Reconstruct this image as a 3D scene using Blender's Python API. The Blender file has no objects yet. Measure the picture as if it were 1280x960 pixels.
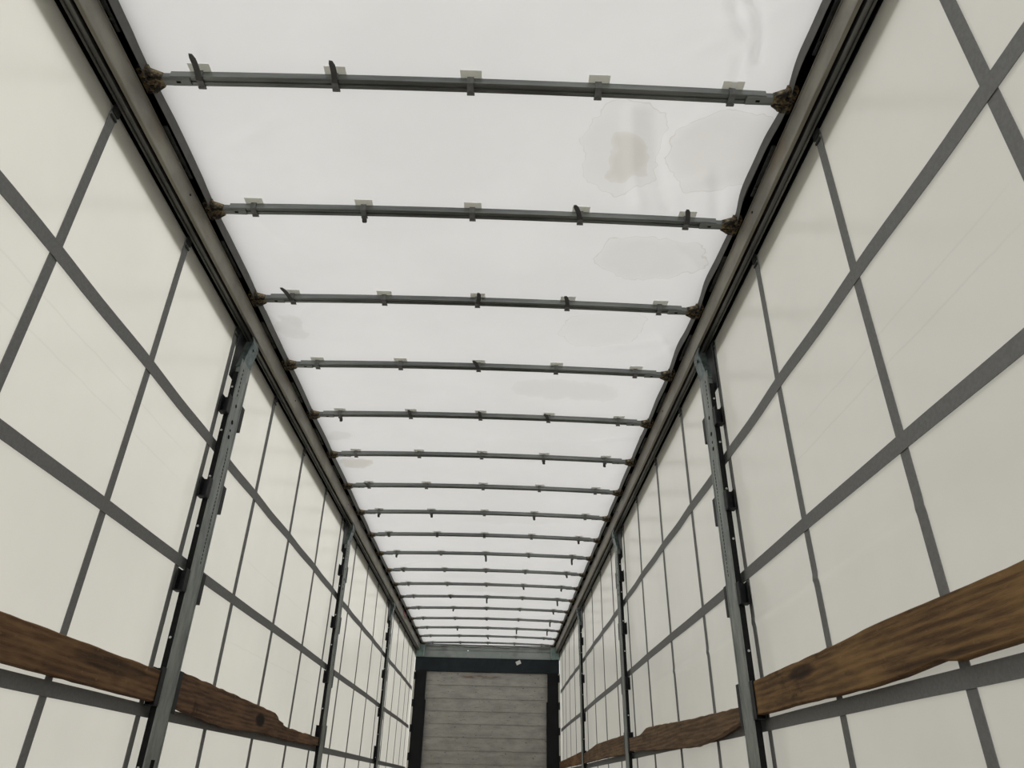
import bpy, bmesh, math, random
import numpy as np
from mathutils import Vector, Matrix
random.seed(7)
C = bpy.context.scene.collection
SC = bpy.context.scene

# ------------------------------------------------------------------ camera
def look_axes(yaw, pitch, roll):
    cy, sy = math.cos(yaw), math.sin(yaw)
    w = Vector((sy*math.cos(pitch), cy*math.cos(pitch), math.sin(pitch)))
    r = Vector((cy, -sy, 0)); u = r.cross(w)
    return r*math.cos(roll)+u*math.sin(roll), -r*math.sin(roll)+u*math.cos(roll), w
r_, u_, w_ = look_axes(.0123, .5176, .0226)
cam = bpy.data.cameras.new('camera'); co = bpy.data.objects.new('camera', cam); C.objects.link(co)
M = Matrix((r_, u_, -w_)).transposed().to_4x4(); M.translation = Vector((.1545, 0, .55))
co.matrix_world = M
cam.sensor_width = 36; cam.lens = 887.7*36/1280; cam.clip_start = .02
SC.camera = co

# ------------------------------------------------------------------ sky
W = bpy.data.worlds.new('overcast_sky'); SC.world = W; W.use_nodes = True
nt = W.node_tree; nt.nodes.clear()
out = nt.nodes.new('ShaderNodeOutputWorld'); bg = nt.nodes.new('ShaderNodeBackground')
tc = nt.nodes.new('ShaderNodeTexCoord'); dp = nt.nodes.new('ShaderNodeVectorMath'); dp.operation = 'DOT_PRODUCT'
dp.inputs[1].default_value = (-.58, -.22, .78)
rm = nt.nodes.new('ShaderNodeMapRange'); rm.inputs[1].default_value = -1; rm.inputs[2].default_value = 1
rm.inputs[3].default_value = 0; rm.inputs[4].default_value = 1; rm.inputs[1].default_value = -.2; rm.clamp = True
nt.links.new(tc.outputs['Generated'], dp.inputs[0]); nt.links.new(dp.outputs['Value'], rm.inputs[0])
pw = nt.nodes.new('ShaderNodeMath'); pw.operation = 'POWER'; pw.inputs[1].default_value = 4.0
mulv = nt.nodes.new('ShaderNodeMath'); mulv.operation = 'MULTIPLY_ADD'; mulv.inputs[1].default_value = 1.62; mulv.inputs[2].default_value = 1.06
nt.links.new(rm.outputs[0], pw.inputs[0]); nt.links.new(pw.outputs[0], mulv.inputs[0]); nt.links.new(mulv.outputs[0], bg.inputs['Strength'])
bg.inputs['Color'].default_value = (1.0, .985, .965, 1)
nt.links.new(bg.outputs[0], out.inputs[0])
SC.view_settings.view_transform = 'Standard'; SC.view_settings.look = 'None'
SC.view_settings.gamma = 1; SC.view_settings.use_curve_mapping = False
SC.view_settings.exposure = 0.0
SC.cycles.use_denoising = True
SC.cycles.max_bounces = 10; SC.cycles.diffuse_bounces = 7; SC.cycles.transmission_bounces = 6

# ------------------------------------------------------------------ materials
def lin(c):
    return tuple(((v/255)/12.92 if v/255 <= .04045 else ((v/255+.055)/1.055)**2.4) for v in c)
class NT:
    def __init__(s, name):
        s.m = bpy.data.materials.new(name); s.m.use_nodes = True; s.t = s.m.node_tree; s.t.nodes.clear()
        s.out = s.n('ShaderNodeOutputMaterial')
    def n(s, t, **k):
        x = s.t.nodes.new(t)
        for a, b in k.items(): setattr(x, a, b)
        return x
    def l(s, a, b): s.t.links.new(a, b)
    def val(s, x, inp):
        if isinstance(x, (int, float)): inp.default_value = x
        else: s.l(x, inp)
    def math(s, op, a, b=0., c=0., clamp=False):
        x = s.n('ShaderNodeMath', operation=op, use_clamp=clamp)
        s.val(a, x.inputs[0]); s.val(b, x.inputs[1]); s.val(c, x.inputs[2]); return x.outputs[0]
    def smooth(s, x, a, b, lo=0., hi=1.):
        m = s.n('ShaderNodeMapRange', interpolation_type='SMOOTHSTEP'); s.val(x, m.inputs[0])
        m.inputs[1].default_value = a; m.inputs[2].default_value = b; m.inputs[3].default_value = lo; m.inputs[4].default_value = hi
        return m.outputs[0]
    def noise(s, vec, scale, detail=3, rough=.5, sc=(1, 1, 1)):
        mp = s.n('ShaderNodeMapping'); mp.inputs['Scale'].default_value = sc; s.l(vec, mp.inputs[0])
        x = s.n('ShaderNodeTexNoise'); x.inputs['Scale'].default_value = scale; x.inputs['Detail'].default_value = detail
        x.inputs['Roughness'].default_value = rough; s.l(mp.outputs[0], x.inputs['Vector']); return x.outputs[0]
    def mix(s, f, a, b):
        x = s.n('ShaderNodeMix', data_type='RGBA'); s.val(f, x.inputs[0])
        for v, i in ((a, 6), (b, 7)):
            if isinstance(v, tuple): x.inputs[i].default_value = (*v[:3], 1)
            else: s.l(v, x.inputs[i])
        return x.outputs[2]
    def obj(s): return s.n('ShaderNodeTexCoord').outputs['Object']
    def bump(s, h, strength=.3, dist=.01):
        b = s.n('ShaderNodeBump'); b.inputs['Strength'].default_value = strength; b.inputs['Distance'].default_value = dist
        s.l(h, b.inputs['Height']); return b.outputs[0]
    def pbsdf(s, col, rough=.5, metal=0., normal=None, spec=.5):
        p = s.n('ShaderNodeBsdfPrincipled')
        if isinstance(col, tuple): p.inputs['Base Color'].default_value = (*col[:3], 1)
        else: s.l(col, p.inputs['Base Color'])
        s.val(rough, p.inputs['Roughness']); s.val(metal, p.inputs['Metallic'])
        p.inputs['Specular IOR Level'].default_value = spec
        if normal is not None: s.l(normal, p.inputs['Normal'])
        return p.outputs[0]
    def done(s, sh): s.l(sh, s.out.inputs[0]); return s.m

def plain(name, rgb, rough=.5, metal=0., var=.12, scale=30, bump=.1, sc=(1, 1, 1), spec=.5):
    t = NT(name); o = t.obj(); n = t.noise(o, scale, 4, .6, sc)
    a = lin(rgb); d = tuple(x*(1-var*2) for x in a); b = tuple(min(1, x*(1+var*2)) for x in a)
    return t.done(t.pbsdf(t.mix(t.smooth(n, .3, .7), d, b), rough, metal, t.bump(n, bump, .002), spec))

def tarp(name, refl, trans, stains=(), rough=.42, creases=(), mott=.05, coat=.5):
    """translucent PVC sheet: diffuse reflection plus diffuse transmission"""
    t = NT(name); o = t.obj()
    n1 = t.noise(o, 1.3, 4, .55); n2 = t.noise(o, 9, 5, .6); n3 = t.noise(o, 260, 2, .5)
    f = t.math('MULTIPLY_ADD', t.smooth(n1, .3, .7), mott, 1-mott*.6)
    f = t.math('MULTIPLY', f, t.math('MULTIPLY_ADD', n2, mott*.6, 1-mott*.3))
    sep = t.n('ShaderNodeSeparateXYZ'); t.l(o, sep.inputs[0]); X, Y, Z = sep.outputs
    tint = None
    wx = t.noise(o, 5, 3, .6); wy = t.noise(o, 4.2, 3, .6, (1.1, .9, 1))
    for (cx, cy, rx, ry, dark, ring) in stains:
        dx = t.math('DIVIDE', t.math('ADD', t.math('SUBTRACT', X, cx), t.math('MULTIPLY_ADD', wx, .22, -.11)), rx)
        dy = t.math('DIVIDE', t.math('ADD', t.math('SUBTRACT', Y, cy), t.math('MULTIPLY_ADD', wy, .22, -.11)), ry)
        d4 = t.math('ADD', t.math('POWER', t.math('ABSOLUTE', dx), 3.), t.math('POWER', t.math('ABSOLUTE', dy), 3.))
        inside = t.smooth(d4, 1.0, .93); soft = t.smooth(d4, 1.1, .1)
        edge = t.math('MULTIPLY', t.smooth(d4, .93, .99), t.smooth(d4, 1.04, .99))
        a = t.math('ADD', t.math('MULTIPLY', inside, dark*.5), t.math('MULTIPLY', soft, dark*.6))
        a = t.math('ADD', a, t.math('MULTIPLY', edge, ring))
        tint = a if tint is None else t.math('ADD', tint, a)
    h = t.math('ADD', t.math('MULTIPLY', n2, .5), t.math('MULTIPLY', n3, .05))
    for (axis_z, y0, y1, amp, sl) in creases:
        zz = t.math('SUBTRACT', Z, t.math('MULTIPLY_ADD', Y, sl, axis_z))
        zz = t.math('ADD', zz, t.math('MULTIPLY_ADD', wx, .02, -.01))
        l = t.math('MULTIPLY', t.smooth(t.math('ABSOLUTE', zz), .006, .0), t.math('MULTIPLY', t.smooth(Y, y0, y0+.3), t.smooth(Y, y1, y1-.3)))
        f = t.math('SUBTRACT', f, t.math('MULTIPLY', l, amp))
    def col(base):
        m = t.n('ShaderNodeMix', data_type='RGBA', blend_type='MULTIPLY'); m.inputs[0].default_value = 1
        m.inputs[6].default_value = (*base, 1)
        cc = t.n('ShaderNodeCombineColor'); [t.l(f, i) for i in cc.inputs[:3]]
        t.l(cc.outputs[0], m.inputs[7]); r = m.outputs[2]
        if tint is not None: r = t.mix(t.math('MINIMUM', tint, .9), r, tuple(b*k for b, k in zip(base, (.76, .735, .68))))
        return r
    bmp = t.bump(h, .25 if rough > .4 else .12, .004)
    p = t.pbsdf(col(refl), rough, 0, bmp, coat if coat < 1 else .5)
    if coat >= 1: p.node.inputs['IOR'].default_value = 2.0
    tr = t.n('ShaderNodeBsdfTranslucent'); t.l(col(trans), tr.inputs[0]); t.l(bmp, tr.inputs['Normal'])
    ad = t.n('ShaderNodeMixShader'); ad.inputs[0].default_value = .5; t.l(p, ad.inputs[1]); t.l(tr.outputs[0], ad.inputs[2])
    return t.done(ad.outputs[0])

def wood(name, dark, mid, light, knots=(), seed=0.):
    t = NT(name); o = t.obj()
    add = t.n('ShaderNodeVectorMath', operation='ADD'); add.inputs[1].default_value = (seed, seed*1.7, seed*.3); t.l(o, add.inputs[0])
    v = add.outputs[0]
    big = t.noise(v, 3.2, 4, .6, (1, .5, 1.6)); warp = t.noise(v, 2., 2, .5, (1, .6, 1))
    g = t.noise(v, 16, 9, .70, (1, .22, 3.2))
    wv = t.n('ShaderNodeTexWave', wave_type='BANDS', bands_direction='Z'); wv.inputs['Scale'].default_value = 9
    wv.inputs['Distortion'].default_value = 9; wv.inputs['Detail'].default_value = 3; wv.inputs['Detail Scale'].default_value = .6
    mp = t.n('ShaderNodeMapping'); mp.inputs['Scale'].default_value = (1, .16, 1.6); t.l(v, mp.inputs[0]); t.l(mp.outputs[0], wv.inputs[0])
    f = t.math('ADD', t.math('MULTIPLY', g, .85), t.math('MULTIPLY', wv.outputs['Fac'], .10))
    c = t.mix(t.smooth(f, .34, .62), tuple(lin(tuple(x*.92 for x in dark))), tuple(lin(tuple(min(255, x*1.06) for x in mid))))
    c = t.mix(t.smooth(big, .5, .72, 0, .6), c, tuple(lin(tuple(min(255, x*1.12) for x in light))))
    spots = t.noise(v, 38, 3, .6, (1, .6, 1))
    c = t.mix(t.smooth(spots, .64, .74, 0, .55), c, tuple(lin((150, 122, 84))))
    grime = t.noise(v, 5.5, 4, .7, (1, .7, 1.3))
    c = t.mix(t.smooth(grime, .58, .72, 0, .7), c, tuple(lin(tuple(x*.55 for x in dark))))
    sep = t.n('ShaderNodeSeparateXYZ'); t.l(o, sep.inputs[0])
    for (ky, kz, ry, rz, s) in knots:
        dy = t.math('DIVIDE', t.math('SUBTRACT', sep.outputs[1], ky), ry); dz = t.math('DIVIDE', t.math('SUBTRACT', sep.outputs[2], kz), rz)
        d = t.math('ADD', t.math('MULTIPLY', dy, dy), t.math('MULTIPLY', dz, dz))
        d = t.math('ADD', d, t.math('MULTIPLY_ADD', grime, 1.2, -.6))
        c = t.mix(t.smooth(d, 1.1, .3, 0, s), c, tuple(lin((34, 25, 19))))
    return t.done(t.pbsdf(c, .78, 0, t.bump(f, .5, .004), .25))

def front_planks(name):
    t = NT(name); o = t.obj()
    sep = t.n('ShaderNodeSeparateXYZ'); t.l(o, sep.inputs[0])
    n = t.noise(o, 3, 5, .65, (1, 1, 3)); st = t.noise(o, 9, 6, .7, (.5, 1, 6)); sp = t.noise(o, 22, 3, .6, (.7, 1, 1.6)); bd = t.noise(o, 5, 3, .5, (4, 1, .3))
    c = t.mix(t.smooth(n, .3, .7), tuple(lin((154, 153, 148))), tuple(lin((184, 182, 176))))
    c = t.mix(t.smooth(bd, .6, .72, 0, .25), c, tuple(lin((185, 172, 140))))
    c = t.mix(t.smooth(st, .57, .72, 0, .65), c, tuple(lin((78, 76, 73))))
    c = t.mix(t.smooth(sp, .645, .71, 0, .8), c, tuple(lin((52, 50, 48))))
    # rust-brown scrape under the header
    rx = t.smooth(t.math('ABSOLUTE', t.math('ADD', sep.outputs[0], .12)), .55, .15)
    rz = t.smooth(t.math('ABSOLUTE', t.math('SUBTRACT', sep.outputs[2], 2.19)), .05, .0)
    c = t.mix(t.math('MULTIPLY', t.math('MULTIPLY', rx, rz), t.smooth(st, .42, .6, 0, .9)), c, tuple(lin((120, 88, 76))))
    return t.done(t.pbsdf(c, .6, 0, t.bump(st, .3, .003), .3))

def galv(name, a, b, rough=.45, metal=.55, scale=24, sc=(1, 1, 1)):
    t = NT(name); o = t.obj(); n = t.noise(o, scale, 5, .65, sc); n2 = t.noise(o, 3.5, 3, .6, sc)
    c = t.mix(t.smooth(n, .35, .65), lin(a), lin(b)); c = t.mix(t.smooth(n2, .5, .75, 0, .5), c, tuple(x*.5 for x in lin(a)))
    return t.done(t.pbsdf(c, rough, metal, t.bump(n, .12, .002)))

ROOF_STAINS = [(.99, 1.97, .20, .20, .30, .55), (.60, 1.96, .15, .24, .22, .5), (.62, 2.02, .09, .12, .45, .0), (.84, 2.63, .25, .15, .26, .6), (.70, 3.25, .22, .15, .12, .45),
               (-1.04, 3.30, .08, .10, .35, .1), (-1.0, 5.20, .11, .12, .7, .15), (-1.02, 4.68, .09, .07, .3, .2), (.55, 3.95, .34, .12, .25, .0),
               (.3, 6.5, .5, .1, .12, .1), (-.3, 8.6, .4, .12, .1, .06), (0., 9.2, .5, .2, .2, .0), (.4, 4.9, .5, .2, .08, .0)]

MT = {
 'roof': tarp('white_roof_tarpaulin', (.80, .80, .785), (.715, .72, .715), ROOF_STAINS, .5, mott=.05, coat=.3),
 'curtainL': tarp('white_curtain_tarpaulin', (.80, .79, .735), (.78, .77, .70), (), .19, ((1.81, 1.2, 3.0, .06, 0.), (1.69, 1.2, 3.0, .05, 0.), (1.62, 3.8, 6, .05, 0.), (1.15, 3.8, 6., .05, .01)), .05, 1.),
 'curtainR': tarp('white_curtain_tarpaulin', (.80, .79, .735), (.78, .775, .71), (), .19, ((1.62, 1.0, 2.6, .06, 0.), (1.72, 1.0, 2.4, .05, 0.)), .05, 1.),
 'strap': plain('grey_webbing', (124, 125, 124), .75, 0, .04, 90, .2, spec=.2),
 'edge': plain('grey_edge_fabric', (96, 96, 94), .8, 0, .06, 20, .1),
 'alu': None, 'dark_alu': galv('dull_aluminium_track', (92, 93, 90), (128, 129, 125), .42, .6, 14, (1, .1, 1)),
 'lip': galv('worn_aluminium_lip', (124, 121, 111), (148, 144, 130), .5, .3, 14, (1, .1, 1)),
 'valance': plain('pale_grey_valance', (205, 206, 202), .6, 0),
 'cavity': plain('recess_shade_black', (26, 26, 26), .85, 0, .1, 10, .1, spec=.1),  # near-black colour stands in for the shade inside the rail channel and slots
 'plate': galv('dark_bolted_plate', (62, 66, 66), (84, 88, 88), .4, .5),
 'bow': galv('galvanised_bow_steel', (104, 108, 107), (134, 138, 136), .42, .6, 20, (.12, 1, 1)),
 'bowdark': plain('bow_groove_shadow', (40, 42, 42), .6, 0),
 'cast': None, 'bolt': plain('blackened_bolt', (28, 26, 22), .6, .3),
 'clip': plain('black_grey_plastic', (108, 110, 110), .55, 0, .1, 60, .1), 'tab': tarp('grey_tarpaulin_tab', (.70, .70, .66), (.95, .95, .90), (), .6, mott=.02),
 'tongue': plain('grey_rubber_tongue', (74, 75, 76), .6, 0, .1, 60, .1),
 'post': galv('galvanised_post_steel', (120, 126, 124), (152, 157, 153), .48, .45, 16, (1, 1, .3)),
 'postdark': plain('black_post_channel', (24, 25, 26), .6, .1, .15, 60, .2, spec=.2),
 'bracket': galv('teal_zinc_bracket', (84, 98, 98), (120, 132, 130), .35, .65, 30),
 'pocket': plain('black_painted_pocket', (34, 36, 38), .55, .2, .15, 30, .1, spec=.3),
 'screw': plain('bright_screw_head', (170, 172, 170), .3, .8),
 'hook': plain('dark_strap_hook', (58, 60, 60), .45, .5),
 'navy': plain('dark_navy_paint', (26, 36, 41), .5, 0, .12, 5, .05, spec=.3),
 'black': plain('black_pillar_paint', (15, 18, 21), .55, 0, .12, 6, .05, spec=.25),
 'greyplate': galv('grey_front_sheet', (152, 160, 158), (168, 174, 171), .5, .2, 2),
 'teal': galv('teal_corner_gusset', (150, 176, 172), (176, 196, 192), .4, .4, 12),
 'front': front_planks('scuffed_grey_front_boards'),
 'paper': plain('white_paper_label', (225, 225, 220), .7, 0, .03, 40, .02),
 'red': plain('faded_red_plastic', (150, 84, 88), .5, 0), 'wire': plain('dark_red_wire', (86, 52, 48), .5, 0),
 'cream': plain('cream_tension_tube', (214, 214, 196), .4, 0, .03),
 'floor': wood('brown_plywood_floor', (64, 46, 34), (92, 68, 48), (110, 84, 60)),
 'asphalt': plain('grey_yard_asphalt', (135, 133, 128), .9, 0, .1, 3, .2),
}
def rail_alu():
    t = NT('weathered_aluminium_rail'); o = t.obj()
    n = t.noise(o, 5, 4, .6, (1, .8, 1.2)); b = t.noise(o, 2.6, 3, .6, (1, 1, 2)); s = t.noise(o, 30, 3, .6, (1, .2, 3))
    c = t.mix(t.smooth(n, .3, .7), lin((128, 126, 119)), lin((158, 155, 145)))
    c = t.mix(t.smooth(b, .55, .72, 0, .45), c, lin((136, 120, 100))); c = t.mix(t.smooth(s, .62, .75, 0, .3), c, lin((96, 95, 90)))
    return t.done(t.pbsdf(c, .55, .15, t.bump(s, .1, .001), .3))
MT['alu'] = rail_alu()
def cast():
    t = NT('yellowed_zinc_casting'); o = t.obj(); n = t.noise(o, 40, 4, .7)
    n2 = t.noise(o, 90, 3, .6)
    c = t.mix(t.smooth(n, .42, .62), lin((40, 36, 30)), lin((140, 124, 92))); c = t.mix(t.smooth(n2, .6, .7, 0, .6), c, lin((176, 164, 130)))
    return t.done(t.pbsdf(c, .55, .25, t.bump(n, .5, .004)))
MT['cast'] = cast()

# ------------------------------------------------------------------ mesh helpers
def bx(bm, x0, x1, y0, y1, z0, z1):
    v = [bm.verts.new(p) for p in ((x0,y0,z0),(x1,y0,z0),(x1,y1,z0),(x0,y1,z0),(x0,y0,z1),(x1,y0,z1),(x1,y1,z1),(x0,y1,z1))]
    for f in ((0,3,2,1),(4,5,6,7),(0,1,5,4),(1,2,6,5),(2,3,7,6),(3,0,4,7)): bm.faces.new([v[i] for i in f])
def hexa(bm, pts):
    v = [bm.verts.new(p) for p in pts]
    for f in ((0,3,2,1),(4,5,6,7),(0,1,5,4),(1,2,6,5),(2,3,7,6),(3,0,4,7)): bm.faces.new([v[i] for i in f])
def cyl(bm, c, axis, r, h, n=12):
    a = Vector(axis).normalized(); b = a.orthogonal().normalized(); d = a.cross(b); c = Vector(c)
    lo = [bm.verts.new(c + b*r*math.cos(t) + d*r*math.sin(t)) for t in [i*2*math.pi/n for i in range(n)]]
    hi = [bm.verts.new(v.co + a*h) for v in lo]
    bm.faces.new(lo[::-1]); bm.faces.new(hi)
    for i in range(n): bm.faces.new((lo[i], lo[(i+1) % n], hi[(i+1) % n], hi[i]))
def mesh(name, bm, bevel=0.):
    bmesh.ops.recalc_face_normals(bm, faces=bm.faces[:])
    if bevel: bmesh.ops.bevel(bm, geom=bm.edges[:], offset=bevel, segments=1, affect='EDGES', clamp_overlap=True)
    me = bpy.data.meshes.new(name); bm.to_mesh(me); bm.free(); return me
def ob(name, me, mat=None, parent=None, loc=(0, 0, 0), **props):
    if isinstance(me, bmesh.types.BMesh): me = mesh(name, me)
    if mat is not None and not me.materials: me.materials.append(MT[mat])
    o = bpy.data.objects.new(name, me); C.objects.link(o); o.location = loc
    if parent is not None: o.parent = parent
    for k, v in props.items(): o[k] = v
    return o
def empty(name, loc, label, cat, group=None):
    o = bpy.data.objects.new(name, None); C.objects.link(o); o.location = loc; o.empty_display_size = .05
    o['label'] = label; o['category'] = cat
    if group: o['group'] = group
    return o
def nb(): return bmesh.new()

Y0, Y1 = -.60, 13.0          # trailer interior, rear edge to front wall face
XC = 1.245                   # curtain planes
ROOFZ = 2.742

# ------------------------------------------------------------------ setting
b = nb(); bx(b, -1.24, 1.24, Y0, Y1+.1, -.05, 0); ob('floor', b, 'floor', kind='structure')
b = nb(); bx(b, -14, 14, -14, 26, -1.25, -1.2); ob('ground', b, 'asphalt', kind='structure')

def roof_z(x, y):
    """tarpaulin resting on the bows, with a slack roll and wrinkles between them"""
    return 0
BY = [1.69, 2.345, 2.995, 3.65, 4.30, 4.957, 5.60, 6.255, 6.915, 7.56, 8.235, 8.89, 9.55, 10.235, 10.94, 11.64, 12.34, 12.97]
GY = np.array([-.27, .38, 1.035] + BY)
rng = np.random.RandomState(4)
xs = np.linspace(-1.15, 1.15, 150); ys = np.arange(Y0, Y1+.27, .0165)
XX, YY = np.meshgrid(xs, ys)
idx = np.clip(np.searchsorted(GY, YY)-1, 0, len(GY)-2)
tt = np.clip((YY-GY[idx])/(GY[idx+1]-GY[idx]), 0, 1)
ZZ = ROOFZ + .018*(1-(XX/1.15)**2) + .010*np.sin(math.pi*tt)**2*(.6+.4*np.cos(3*XX+idx))
side = np.clip((np.abs(XX)-.72)/.4, 0, 1)
for k in range(34):          # slack wrinkles fanning out from the bow ends
    bi = rng.randint(0, len(GY)-1) if k > 12 else 2+k % 4; s = 1 if rng.rand() < .62 else -1
    a = rng.uniform(.25, 1.1)*(1 if rng.rand() < .5 else -1); x0 = s*rng.uniform(.8, 1.1); y0 = GY[bi]+rng.uniform(.1, .5)
    u = (XX-x0)*math.cos(a)+(YY-y0)*math.sin(a); v = -(XX-x0)*math.sin(a)+(YY-y0)*math.cos(a)
    ZZ += rng.uniform(.005, .010)*np.exp(-(v/.030)**2-(u/.18)**2)*np.sin(math.pi*tt)**.5
def fold(pts, amp, wid):
    global ZZ
    D = np.full(XX.shape, 9.)
    for (xa, ya), (xb, yb) in zip(pts[:-1], pts[1:]):
        dx, dy = xb-xa, yb-ya; q = np.clip(((XX-xa)*dx+(YY-ya)*dy)/(dx*dx+dy*dy), 0, 1)
        D = np.minimum(D, np.hypot(XX-xa-q*dx, YY-ya-q*dy))
    ZZ += amp*np.exp(-(D/wid)**2)
fold([(.84, 1.32), (.86, 1.38), (.90, 1.44), (.93, 1.47)], -.016, .014)
fold([(.90, 1.34), (.95, 1.40), (.975, 1.48), (.99, 1.56)], -.020, .015)
fold([(.93, 1.55), (.94, 1.62), (.945, 1.68)], -.010, .014)
fold([(.60, 1.80), (.63, 1.95), (.66, 2.12), (.72, 2.28)], .016, .03)
fold([(.68, 1.80), (.72, 1.95), (.78, 2.15), (.84, 2.28)], -.014, .028)
fold([(1.0, 2.08), (1.03, 2.2), (1.06, 2.3)], -.013, .025)
ZZ += .0012*np.sin(40*XX*np.sign(XX)+9*YY)*side*np.sin(math.pi*tt)
def grid_mesh(name, P, mat):
    n, m = P.shape[:2]; me = bpy.data.meshes.new(name)
    I = np.arange(n*m).reshape(n, m)
    F = np.stack([I[:-1, :-1], I[:-1, 1:], I[1:, 1:], I[1:, :-1]], -1).reshape(-1, 4)
    me.from_pydata(P.reshape(-1, 3).tolist(), [], F.tolist()); me.materials.append(MT[mat])
    me.polygons.foreach_set('use_smooth', [True]*len(me.polygons)); me.update(); return me
ceil = ob('ceiling', grid_mesh('ceiling', np.stack([XX, YY, ZZ], -1), 'roof'), kind='structure')
# grey hem along each long edge of the roof sheet, slack and wavy on the right
for s in (-1, 1):
    yy = np.arange(Y0, Y1, .03); n = len(yy)
    wav = (.010*np.sin(yy*9.6+.4)+.006*np.sin(yy*4.1)+.003*np.sin(yy*21))*np.clip(1.5-yy/3.2, .12, 1) if s > 0 else .002*np.sin(yy*7)
    b = nb(); rows = []
    for k, y in enumerate(yy):
        w = float(wav[k]); x = 1.137-w*(1 if s > 0 else 1)
        rows.append([b.verts.new(p) for p in ((s*(x+.002), y, 2.700), (s*x, y, 2.700), (s*(x-.004), y, 2.748), (s*1.150, y, 2.752), (s*1.152, y, 2.746), (s*(x+.004), y, 2.742))])
    for a, c in zip(rows[:-1], rows[1:]):
        for i in range(6): b.faces.new((a[i], a[(i+1) % 6], c[(i+1) % 6], c[i]))
    b.faces.new(rows[0]); b.faces.new(rows[-1])
    ob('edge_hem', b, 'edge', ceil, label='grey hem along the edge of the white roof sheet')

# side curtains ------------------------------------------------------------
VY = [-.32, .36, 1.05, 1.73, 2.415, 3.10, 3.85, 4.61, 5.37, 6.07, 6.83, 7.60, 8.36, 9.15, 9.90, 10.5, 11.2, 11.88, 12.45]
HZ = [(1.962, .054), (1.386, .048), (.791, .046), (.25, .05)]
def cdisp(y, z, s=-1):
    """slack of the curtain sheet: outward bellies between the posts"""
    d = (.004*np.sin(y*2.05+.3)*np.sin(z*1.2) + .0025*np.sin(y*8.6)*np.sin(z*2.1+.5))*np.clip((2.5-z)/.5, 0, 1)
    if s > 0:   # long pressed crease between the belts on the right curtain
        d = d - .003*np.exp(-((z-1.195-.012*np.sin(y*1.3))/.011)**2)*np.clip((y-1.5)/.4, 0, 1)*np.clip((5.3-y)/.6, 0, 1)
    return d
walls = {}
for s, nm in ((-1, 'wall_left'), (1, 'wall_right')):
    ys_ = np.arange(Y0, 13.06, .05); zs_ = np.linspace(-.12, 2.601, 80 if s < 0 else 250); YG, ZG = np.meshgrid(ys_, zs_)
    D = cdisp(YG, ZG, s)
    wl = ob(nm, grid_mesh(nm, np.stack([s*(XC+D), YG, ZG], -1), 'curtainL' if s < 0 else 'curtainR'), kind='structure')
    walls[s] = wl
    def ribbon(pts, wvec, depth, nm2, lab):
        """pts: list of (y,z); wvec half width direction in (y,z)"""
        b = nb(); rows = []
        for y, z in pts:
            q = []
            for e, k in ((-1, 0), (1, 0), (1, 1), (-1, 1)):
                yy_, zz_ = y+wvec[0]*e, z+wvec[1]*e
                q.append(b.verts.new((s*(XC+float(cdisp(yy_, zz_, s))-depth-.0025*k), yy_, zz_)))
            rows.append(q)
        for a, c in zip(rows[:-1], rows[1:]):
            for i in range(4): b.faces.new((a[i], a[(i+1) % 4], c[(i+1) % 4], c[i]))
        b.faces.new(rows[0]); b.faces.new(rows[-1])
        return ob(nm2, b, 'strap', wl, label=lab)
    for i, y in enumerate(VY):
        vs = ribbon([(y, z) for z in np.linspace(-.1, 2.60, 40 if s < 0 else 260)], (.020, 0), .002, 'vertical_strap', 'grey vertical webbing strap sewn to the curtain')
        if 1 <= i:
            h = nb(); xo = s*(XC-.006)
            bx(h, *sorted((xo, xo-s*.006)), y-.021, y+.021, 2.575, 2.605); bx(h, *sorted((xo-s*.004, xo-s*.008)), y-.008, y+.008, 2.600, 2.645)
            bx(h, *sorted((xo-s*.001, xo-s*.005)), y-.018, y+.018, 2.552, 2.562)
            ob('hook', mesh('hook', h, .001), 'hook', vs)
    for z, w in HZ:
        ribbon([(y, z) for y in np.arange(Y0+.02, 12.86, .1)], (0, w/2), .0055, 'horizontal_strap', 'wide grey horizontal belt sewn across the curtain')

# front wall ---------------------------------------------------------------
b = nb(); ZR = [0, .07, .275, .475, .67, .872, 1.064, 1.26, 1.457, 1.648, 1.842, 2.05, 2.262]
for z0, z1 in zip(ZR[:-1], ZR[1:]):
    bx(b, -1.05, 1.05, Y1+.004, Y1+.05, z0+.004, z1-.004); bx(b, -1.05, 1.05, Y1+.016, Y1+.05, z1-.006, z1+.006)
    bx(b, -1.05, 1.05, Y1+.002, Y1+.005, z1-.016, z1-.010)
fw = ob('wall_front', b, 'front', kind='structure')

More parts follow.
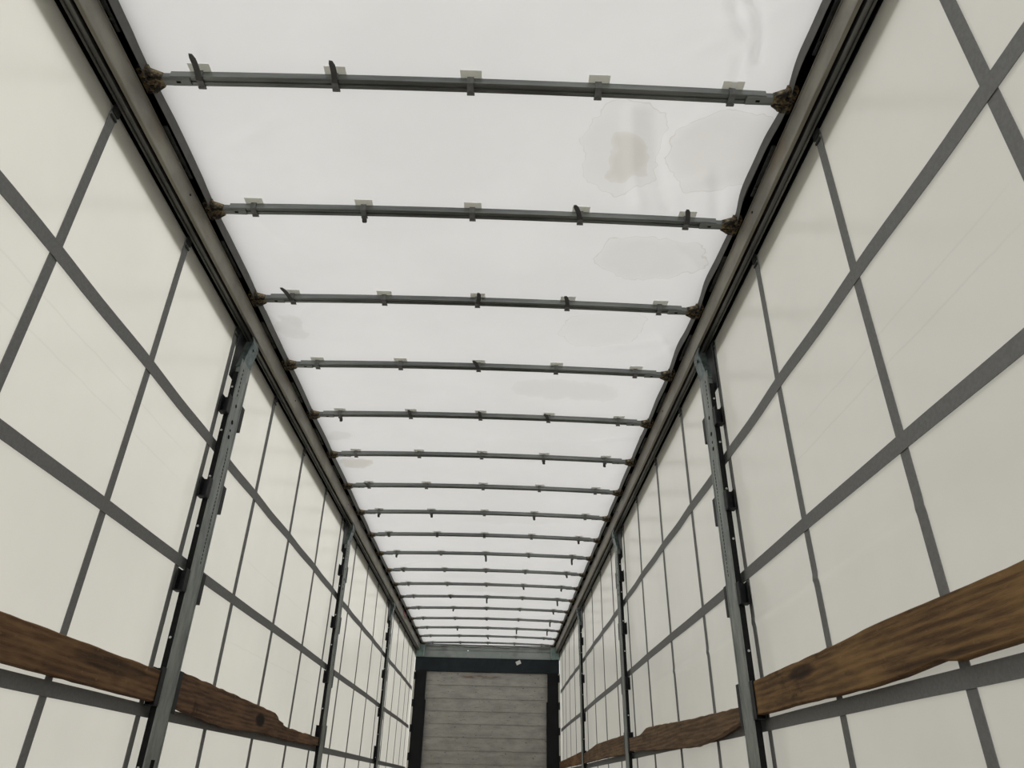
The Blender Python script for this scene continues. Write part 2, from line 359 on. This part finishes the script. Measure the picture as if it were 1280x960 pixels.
# ------------------------------------------------------------------ roof rails
for s, sd in ((-1, 'left'), (1, 'right')):
    R = empty('roof_rail', (s*1.2, 0, 2.6), 'long weathered aluminium roof rail running above the %s curtain' % sd, 'rail')
    def rb(nm, mat, boxes, **k):
        b = nb()
        for (a, c, z0, z1) in boxes: bx(b, *sorted((s*a-s*1.2, s*c-s*1.2)), Y0, Y1+.05, z0-2.6, z1-2.6)
        return ob(nm, b, mat, R, **k)
    rb('rail_web', 'alu', [(1.170, 1.176, 2.607, 2.700), (1.167, 1.171, 2.694, 2.701)], label='pale weathered inner face of the rail')
    rb('rail_lip', 'lip', [(1.170, 1.184, 2.600, 2.607)], label='bright worn lower lip')
    rb('roller_track', 'dark_alu', [(1.197, 1.208, 2.598, 2.640), (1.2095, 1.216, 2.602, 2.640), (1.2175, 1.2255, 2.596, 2.640)], label='grey double roller track')
    rb('rail_cavity', 'cavity', [(1.176, 1.255, 2.688, 2.694), (1.150, 1.268, 2.784, 2.790), (1.173, 1.177, 2.700, 2.70), (1.176, 1.181, 2.612, 2.69), (1.243, 1.2515, 2.603, 2.79), (1.2255, 1.243, 2.66, 2.69), (1.150, 1.153, 2.752, 2.79)], label='black inner channel of the rail')
    b = nb(); bx(b, *sorted((s*1.06-s*1.2, s*1.262-s*1.2)), Y1+.03, Y1+.05, 0, .19); ob('sky_leak_blocker', b, 'cavity', R)  # added black box, stops sky light leaking in past the rail end
    rb('outer_valance', 'valance', [(1.2535, 1.257, 2.517, 2.79)], label='outer valance of the rail seen through the curtain')
    for k, (ya, yb) in enumerate(zip([1.035]+BY[:-1], BY)):      # bolted joint plates seen in the channel between the bows
        m = (ya+yb)/2; b = nb(); q = s*1.2
        bx(b, *sorted((s*1.152-q, s*1.168-q)), m-.13, m+.06, .104, .112); bx(b, *sorted((s*1.154-q, s*1.166-q)), m+.06, m+.14, .106, .113)
        cyl(b, (s*1.16-q, m+.09, .100), (0, 0, 1), .006, .008, 8)
        ob('joint_plate', mesh('joint_plate', b, .0015), 'plate', R)
    if s < 0:
        b = nb(); bx(b, 1.2-1.170, 1.2-1.165, 10.28, 10.62, .045, .098); 
        ob('marker', b, 'red', R, label='small faded red marker on the rail near the front')
    for y in (2.2, 4.0, 5.9):
        b = nb(); cyl(b, (-s*.031, y, .06), (-s, 0, 0), .005, .003, 8); ob('rivet', b, 'bolt', R)

# ------------------------------------------------------------------ roof bows
TONGUES = ['Uunnn', 'ndnuu', 'Unuun', 'nnunn', 'duuun', 'nnndd', 'unnnn', 'ddndn', 'uuund', 'dnDnD', 'unnnd', 'nnndd', 'nuDnD', 'nduud', 'nnunD', 'ndnDD', 'nndnn', 'nuunn']
TONGUES[13] = 'ndund'
CX = [-.955, -.475, 0., .467, .938]
def camber(x): return .018*(1-(x/1.13)**2)
ME = {}
b = nb(); N = 24
def beam_mesh():
    b = nb()
    prof = [(-.020, .0), (-.020, .026), (.020, .026), (.020, .0), (.0165, -.001), (.004, -.001), (.003, .004), (-.003, .004), (-.004, .0), (-.010, -.0015), (-.016, -.0015)]
    rows = []
    for i in range(25):
        x = -1.06+2.12*i/24; rows.append([b.verts.new((x, p, q+camber(x))) for p, q in prof])
    for a, c in zip(rows[:-1], rows[1:]):
        for i in range(len(prof)): b.faces.new((a[i], a[(i+1) % len(prof)], c[(i+1) % len(prof)], c[i]))
    b.faces.new(rows[0]); b.faces.new(rows[-1]); return mesh('beam', b)
ME['beam'] = beam_mesh()
def sleeve_mesh():
    b = nb(); bx(b, -.11, .0, -.0165, .0175, -.004, .022); m = mesh('sleeve', b, .002); return m
ME['sleeve'] = sleeve_mesh()
b = nb(); bx(b, -.075, -.06, -.004, .004, -.0052, -.0035); ME['slot'] = mesh('slot', b)
def bracket_mesh():          # lumpy hinge casting, points to +x
    b = nb()
    hexa(b, [(-.012, -.022, -.006), (.03, -.047, -.008), (.03, .045, -.008), (-.012, .020, -.006), (-.012, -.018, .020), (.03, -.040, .018), (.03, .040, .018), (-.012, .018, .020)])
    bx(b, .028, .066, -.050, .048, -.006, .022)
    bx(b, .0, .05, -.008, -.002, -.014, .0); bx(b, .0, .045, .010, .016, -.013, .0); bx(b, .01, .05, -.034, -.028, -.013, .0)
    for (x, y, r) in ((.022, -.030, .013), (.046, -.028, .012), (.022, .030, .012), (.048, .026, .013), (.012, .002, .010), (.036, .0, .010), (.056, .0, .012)):
        m = Matrix.Translation((x, y, -.004)) @ Matrix.Diagonal((1, 1, .7, 1)); bmesh.ops.create_icosphere(b, subdivisions=2, radius=r, matrix=m)
    return mesh('end_bracket', b, 0)
ME['bracket'] = bracket_mesh()
b = nb()
for (x, y) in ((.034, -.016), (.032, .016), (.052, -.040), (.054, .040)): cyl(b, (x, y, -.016), (0, 0, 1), .0065, .012, 6)
ME['bolts'] = mesh('bolt', b)
b = nb()                      # strap wrapped round the bow
bx(b, -.012, .012, -.0245, -.0215, -.006, .029); bx(b, -.012, .012, .0215, .0245, -.006, .029); bx(b, -.012, .012, -.0245, .0245, -.0065, -.0035)
bx(b, -.013, .015, .017, .027, -.009, -.004)
ME['clip'] = mesh('strap_clip', b, .0008)
b = nb(); hexa(b, [(-.036, -.050, .0275), (.040, -.050, .0275), (.040, -.018, .0275), (-.036, -.018, .0275), (-.036, -.050, .029), (.040, -.050, .029), (.040, -.018, .029), (-.036, -.018, .029)]); ME['tab'] = mesh('tab', b)
def tongue_mesh(L, up):
    b = nb(); rows = []
    for i in range(7):
        t = i/6; w = .0105*(1 if t < .84 else .55)
        if up: c = Vector((-.006*t*t*(2 if L > .05 else 1), -.012-L*t, -.008+.004*math.sin(t*3)+.007*t)); n = Vector((0, 0, -.003))
        else: c = Vector((.003*t, .020+.006*math.sin(t*2), -.004-L*t)); n = Vector((0, .003, 0))
        rows.append([b.verts.new(c+Vector((-w, 0, 0))), b.verts.new(c+Vector((w, 0, 0))), b.verts.new(c+Vector((w, 0, 0))+n), b.verts.new(c+Vector((-w, 0, 0))+n)])
    for a, c in zip(rows[:-1], rows[1:]):
        for i in range(4): b.faces.new((a[i], a[(i+1) % 4], c[(i+1) % 4], c[i]))
    b.faces.new(rows[0]); b.faces.new(rows[-1]); return mesh('tongue', b)
ME['U'] = tongue_mesh(.098, True); ME['u'] = tongue_mesh(.082, True); ME['d'] = tongue_mesh(.028, False); ME['D'] = tongue_mesh(.062, False)
ORD = ['nearest', 'second', 'third', 'fourth', 'fifth', 'sixth', 'seventh', 'eighth', 'ninth', 'tenth', 'eleventh', 'twelfth', 'thirteenth', 'fourteenth', 'fifteenth', 'sixteenth', 'seventeenth', 'eighteenth']
PLACE = ['far left', 'left', 'middle', 'right', 'far right']
for i, y in enumerate(BY):
    tg = TONGUES[i]
    up = [PLACE[k] for k in range(5) if tg[k] in 'uU']; dn = [PLACE[k] for k in range(5) if tg[k] in 'dD']
    if i == 0: lab = 'nearest grey roof bow, topmost in the photo, long strap tongue sticking up at far left'
    elif i == 17: lab = 'farthest grey roof bow, tight against the grey front sheet'
    else:
        lab = '%s grey steel roof bow from the near end' % ORD[i]
        if up and i < 9: lab += ', tongue up at ' + ' and '.join(up[:2])
        elif dn: lab += ', tongue hanging at ' + ' and '.join(dn[:1])
    B = empty('roof_bow', (0, y, 2.710), lab, 'roof bow', 'roof bows under the white tarpaulin')
    ob('beam', ME['beam'], 'bow', B)
    for s in (-1, 1):
        sl = ob('end_sleeve', ME['sleeve'], 'bow', B, (s*1.10, 0, .001)); sl.rotation_euler = (0, 0, 0 if s > 0 else math.pi)
        st = ob('slot', ME['slot'], 'cavity', sl)
        br = ob('end_bracket', ME['bracket'], 'cast', B, (s*1.098, 0, .002), label='yellowed corroded end casting'); br.rotation_euler = (0, 0, 0 if s > 0 else math.pi)
        ob('bolt', ME['bolts'], 'bolt', br)
    for k, x in enumerate(CX):
        xx = x+random.uniform(-.008, .008)
        c = ob('strap_clip', ME['clip'], 'clip', B, (xx, 0, camber(xx))); 
        ob('tab', ME['tab'], 'tab', c, label='pale grey tarpaulin tab')
        if tg[k] != 'n':
            t = ob('tongue', ME[tg[k]], 'tongue', c); t.rotation_euler = (0, 0, random.uniform(-.25, .25)) if i else (0, 0, .15)

# ------------------------------------------------------------------ side posts
def post(s, yc, label):
    P = empty('side_post', (s*1.19, yc, 0), label, 'post', 'steel side posts along the curtains')
    def B(nm, mat, boxes, bev=0., par=P, **k):
        b = nb()
        for (a, c, y0, y1, z0, z1) in boxes: bx(b, *sorted((s*a, s*c)), y0, y1, z0, z1)
        return ob(nm, mesh(nm, b, bev), mat, par, **k)
    hw = .068
    b = nb()
    for (a, c, y0, y1, z0, z1) in [(.0, .005, -hw, hw, .02, 2.44), (.0, .032, hw-.006, hw, .02, 2.44), (.005, .030, -hw+.018, -hw+.024, .02, 2.44), (-.0025, .001, -hw+.002, -hw+.012, .02, 2.40), (-.0025, .001, hw-.020, hw-.010, .02, 2.36)]:
        bx(b, *sorted((s*a, s*c)), y0, y1, z0, z1)
    bmesh.ops.bevel(b, geom=b.edges[:], offset=.001, segments=1, affect='EDGES', clamp_overlap=True)
    before = set(b.faces)
    for k in range(7): bx(b, *sorted((s*-.0008, s*.001)), -.030, -.022, 2.24+.024*k, 2.252+.024*k)
    for (z, w) in ((2.19, .010), (2.10, .012), (2.055, .007), (2.02, .011)): cyl(b, (s*.001, -.012, z), (-s, 0, 0), w, .002, 10)
    for k in range(32): bx(b, *sorted((s*-.0008, s*.001)), .008, .014, 1.40+.018*k, 1.412+.018*k)
    bx(b, *sorted((s*-.0008, s*.001)), -.012, .022, .45, .62)
    for f in b.faces:
        if f not in before: f.material_index = 1  # dark inlays on the face, coloured like the shade inside punched holes
    me = mesh('post_body', b); me.materials.append(MT['post']); me.materials.append(MT['cavity']); ob('post_body', me, None, P)
    B('rear_channel', 'postdark', [(.004, .029, -hw-.001, -hw+.017, .02, 2.36)], .001, label='black perforated channel on the edge of the post')
    for k in range(9):
        if ('scr', s) not in ME: b = nb(); cyl(b, (0, 0, 0), (0, -1, 0), .0055, .004, 8); ME[('scr', s)] = mesh('screw', b)
        ob('screw', ME[('scr', s)], 'screw', P, (s*.018, -hw-.001, .35+.24*k))
    # top hanger bending inboard into the rail
    b = nb(); e = s
    hexa(b, [(e*.004, -.05, 2.42), (e*.010, -.05, 2.42), (e*.010, .062, 2.42), (e*.004, .062, 2.42), (e*-.024, -.034, 2.555), (e*-.017, -.034, 2.555), (e*-.017, .048, 2.555), (e*-.024, .048, 2.555)])
    hexa(b, [(e*-.024, -.034, 2.553), (e*-.017, -.034, 2.553), (e*-.017, .048, 2.553), (e*-.024, .048, 2.553), (e*-.012, -.034, 2.61), (e*-.004, -.034, 2.61), (e*-.004, .048, 2.61), (e*-.012, .048, 2.61)])
    hexa(b, [(e*.004, -.055, 2.40), (e*.034, -.055, 2.40), (e*.034, -.049, 2.40), (e*.004, -.049, 2.40), (e*-.022, -.040, 2.56), (e*.016, -.040, 2.56), (e*.016, -.034, 2.56), (e*-.022, -.034, 2.56)])
    cyl(b, (e*-.018, .0, 2.53), (-e, 0, 0), .009, .006, 8)
    ob('top_hanger', mesh('top_hanger', b, .0008), 'bracket', P, label='teal-grey bent hanger at the top of the post')
    B('carriage_plate', 'plate', [(.040, .044, -.085, .12, 2.33, 2.612)], .001)
    # board pockets on both edges
    for (n0, n1, f0, f1) in ((.811, .95, .798, .958), (1.26, 1.35, 1.245, 1.375), (1.685, 1.775, 1.67, 1.80), (2.12, 2.21, 2.105, 2.235)):
        for (ya, yb, yc_, z0, z1) in ((-hw-.040, -hw, -hw-.006, n0, n1), (hw, hw+.043, hw+.006, f0, f1)):
            yi = sorted((yc_, -hw if ya < 0 else hw))
            if z0 < 1: yi = [yi[0]+(.003 if ya < 0 else 0), yi[1]-(0 if ya < 0 else .003)]
            B('board_pocket', 'pocket', [(.001, .006, ya, yb, z0, z1), (.006, .040, *yi, z0, z1), (.037, .041, ya, yb, z0, z1), (.001, .041, ya, yb, z0-.005, z0)], .001, label='black U-shaped board pocket')
    return P
post(-1, 3.20, 'nearest grey steel post on the left curtain, largest of the left three')
post(-1, 6.25, 'middle of the three grey steel posts on the left curtain')
post(-1, 9.35, 'farthest steel post on the left curtain, nearest the front wall')
post(1, 3.18, 'nearest grey steel post on the right curtain, largest of the right three')
post(1, 6.21, 'middle of the three steel posts on the right curtain')
post(1, 9.35, 'farthest steel post on the right curtain, nearest the front wall')

# ------------------------------------------------------------------ wooden side boards
def board(s, top, bot, label, dark, mid, light, knots=(), seed=0., rough=.0015):
    ym = (top[0][0]+top[-1][0])/2; zm = .88
    def dens(p):
        r = []
        for (a, b_) in zip(p[:-1], p[1:]):
            n = max(1, int(abs(b_[0]-a[0])/.06)); r += [(a[0]+(b_[0]-a[0])*k/n, a[1]+(b_[1]-a[1])*k/n+(random.uniform(-rough, rough) if k else 0)) for k in range(n)]
        return r+[p[-1]]
    yy = sorted(set([round(p[0], 3) for p in dens(top)]))
    ta = dens(top); ba = dens(bot)
    tz = lambda y: float(np.interp(y, [p[0] for p in ta], [p[1] for p in ta])); bz = lambda y: float(np.interp(y, [p[0] for p in ba], [p[1] for p in ba]))
    yy = sorted(set([round(p[0], 3) for p in ta]+[round(p[0], 3) for p in ba if ta[0][0] <= p[0] <= ta[-1][0]]))
    b = nb(); rows = []; xi, xo = 1.197, 1.226; c = .003
    for y in yy:
        z1, z0 = tz(y)-zm, bz(y)-zm; w = .0012*math.sin(y*5)
        prof = [(xi+c+w, z1), (xi+w, z1-c), (xi+w+.0006, z1*.5+z0*.5), (xi+w, z0+c), (xi+c+w, z0), (xo-c+w, z0), (xo+w, z0+c), (xo+w, z1-c), (xo-c+w, z1)]
        rows.append([b.verts.new((s*(px-1.21), y-ym, pz)) for px, pz in prof])
    for a, d in zip(rows[:-1], rows[1:]):
        for i in range(9): b.faces.new((a[i], a[(i+1) % 9], d[(i+1) % 9], d[i]))
    b.faces.new(rows[0]); b.faces.new(rows[-1])
    nm = 'wood_%d' % (int(seed*10)); MT[nm] = wood('weathered_brown_board', dark, mid, light, [(k[0]-ym, k[1]-zm, *k[2:]) for k in knots], seed)
    o = ob('wooden_board', b, nm, None, (s*1.21, ym, zm)); o['label'] = label; o['category'] = 'board'; o['group'] = 'wooden side boards'
    return o
board(-1, [(.1, .945), (2.0, .942), (2.32, .940), (3.095, .936)], [(.1, .824), (2.1, .824), (2.34, .823), (2.7, .821), (3.095, .820)],
      'dark brown board entering from the left edge up to the nearest left post', (84, 62, 44), (118, 90, 62), (132, 102, 70), [(1.62, .86, .05, .03, .5), (2.7, .9, .3, .03, .5)], 1.3)
board(-1, [(3.305, .960), (3.73, .951), (4.45, .937), (4.84, .926), (4.90, .915), (4.945, .895), (5.06, .886), (5.07, .876), (5.3, .864), (5.32, .869), (5.5, .864), (6.15, .862)],
      [(3.305, .824), (3.52, .808), (4.02, .788), (4.3, .795), (4.54, .803), (5.36, .798), (5.45, .803), (5.65, .800), (6.15, .808)],
      'brown board with a broken, tapering far end between the left posts', (84, 62, 46), (116, 88, 64), (128, 98, 70), [(4.55, .865, .10, .040, 1.), (3.5, .93, .04, .01, .4)], 4.1, .003)
board(1, [(.1, .967), (1.37, .967), (1.64, .965), (2.01, .965), (2.29, .956), (3.075, .948)], [(.1, .830), (1.44, .828), (1.52, .826), (1.69, .822), (1.76, .832), (1.95, .820), (2.11, .816), (2.6, .822), (3.075, .822)],
      'wide brown board entering from the right edge up to the nearest right post', (92, 70, 47), (128, 100, 66), (144, 114, 74), [(2.58, .915, .14, .028, .8), (1.75, .838, .3, .010, .5)], 7.7)
board(1, [(3.26, .871), (3.3, .871), (3.68, .879), (4.33, .897), (5.32, .931), (5.42, .930), (5.54, .914), (5.67, .901), (5.9, .903), (6.125, .907)],
      [(3.26, .816), (3.29, .815), (3.61, .782), (3.97, .762), (4.10, .756), (4.32, .759), (4.81, .774), (6.125, .816)],
      'brown board with wavy worn edges between nearest and middle right posts', (92, 74, 56), (124, 100, 76), (136, 112, 84), [(5.5, .87, .1, .02, .4)], 9.9, .002)
board(1, [(6.30, .940), (6.39, .943), (8.1, .961), (8.53, .942), (9.27, .918)], [(6.30, .806), (6.44, .805), (7.78, .818), (9.27, .818)],
      'brown board between the middle and farthest right posts, corner cut away at its far end', (88, 70, 52), (120, 96, 72), (132, 108, 80), [], 12.2)
board(1, [(9.43, .95), (9.68, .948), (11.69, .934), (12.75, .93)], [(9.43, .819), (9.71, .819), (11.8, .830), (12.75, .83)],
      'farthest brown board, between the last right post and the front corner', (90, 66, 46), (126, 94, 66), (138, 108, 76), [], 15.4)

# ------------------------------------------------------------------ front end
def thing(nm, mat, boxes, label, cat, bev=.002, loc=(0, Y1, 2.3)):
    b = nb(); L = loc
    for q in boxes: bx(b, q[0]-L[0], q[1]-L[0], q[2]-L[1], q[3]-L[1], q[4]-L[2], q[5]-L[2])
    o = ob(nm, mesh(nm, b, bev), mat, None, loc); o['label'] = label; o['category'] = cat; return o
thing('header_beam', 'navy', [(-1.234, 1.234, Y1-.03, Y1+.05, 2.264, 2.488), (-1.234, 1.234, Y1-.034, Y1-.03, 2.264, 2.272), (-1.234, 1.234, Y1-.034, Y1-.03, 2.480, 2.488)], 'dark navy steel header beam across the top of the front wall', 'beam', .001, (0, Y1, 2.264))
sh = thing('front_sheet', 'greyplate', [(-1.25, -.352, Y1+.012, Y1+.016, 2.488, 2.715), (-.336, 1.25, Y1+.012, Y1+.016, 2.488, 2.715), (-.352, -.336, Y1+.012, Y1+.016, 2.488, 2.606), (-.352, -.336, Y1+.012, Y1+.016, 2.622, 2.715),
      (-1.15, 1.15, Y1-.004, Y1+.012, 2.615, 2.625), (-1.15, 1.15, Y1+.0, Y1+.018, 2.665, 2.70)], 'pale grey sheet with a tiny daylight hole above the header beam', 'panel', 0, (0, Y1, 2.488))
for s in (-1, 1):
    b = nb(); a = [(s*1.155, 2.70), (s*1.235, 2.60), (s*1.235, 2.50), (s*1.088, 2.492), (s*1.095, 2.66)]
    lo = [b.verts.new((x, Y1-.035, z)) for x, z in a]; hi = [b.verts.new((x, Y1-.030, z)) for x, z in a]
    b.faces.new(lo); b.faces.new(hi[::-1])
    for i in range(5): b.faces.new((lo[i], lo[(i+1) % 5], hi[(i+1) % 5], hi[i]))
    b2 = b
    bx(b2, *sorted((s*1.088, s*1.10)), Y1-.12, Y1-.03, 2.492, 2.66)
    ob('corner_gusset', b2, 'teal', sh, (0, -Y1, -2.488), label='teal-grey corner gusset plate')
for s, sd in ((-1, 'left'), (1, 'right')):
    P = thing('corner_pillar', 'black', [sorted((s*1.030, s*1.215))+[Y1-.07, Y1+.05, 0, 2.266], sorted((s*1.012, s*1.03))+[Y1-.07, Y1-.0, 0, 1.812]],
              'black corner pillar on the %s of the boarded front wall' % sd, 'pillar', .002, (s*1.12, Y1, 0))
    b = nb(); bx(b, *sorted((s*.093, s*.122)), -.074, -.072, 0, 2.262); ob('tension_strip', b, 'curtainL', P, label='pale cream strip closing the front edge of the curtain')
    for z in (2.18, 1.76, 1.38, .97):
        b = nb(); bx(b, *sorted((s*.090, s*.110)), -.13, -.076, z-.06, z+.05); ob('latch', mesh('latch', b, .003), 'pocket', P)
b = nb(); bx(b, -.042, .042, 0, .002, -.030, .030)
o = ob('paper_label', b, 'paper', None, (.532, Y1-.033, 2.430)); o.rotation_euler = (0, math.radians(-24), 0); o['label'] = 'small crooked white paper label stuck on the navy header beam'; o['category'] = 'label'
b = nb()
pts = [Vector((-1.07+2.16*k/40, Y1-.025+.004*math.sin(k), 2.672-.012*math.sin(k*.55)+(.006 if k % 9 < 4 else 0))) for k in range(41)]
for a, c in zip(pts[:-1], pts[1:]): cyl(b, a, c-a, .004, (c-a).length, 6)
o = ob('cable', b, 'wire', None); o['label'] = 'thin dark red cable running along the top of the grey front sheet'; o['category'] = 'cable'
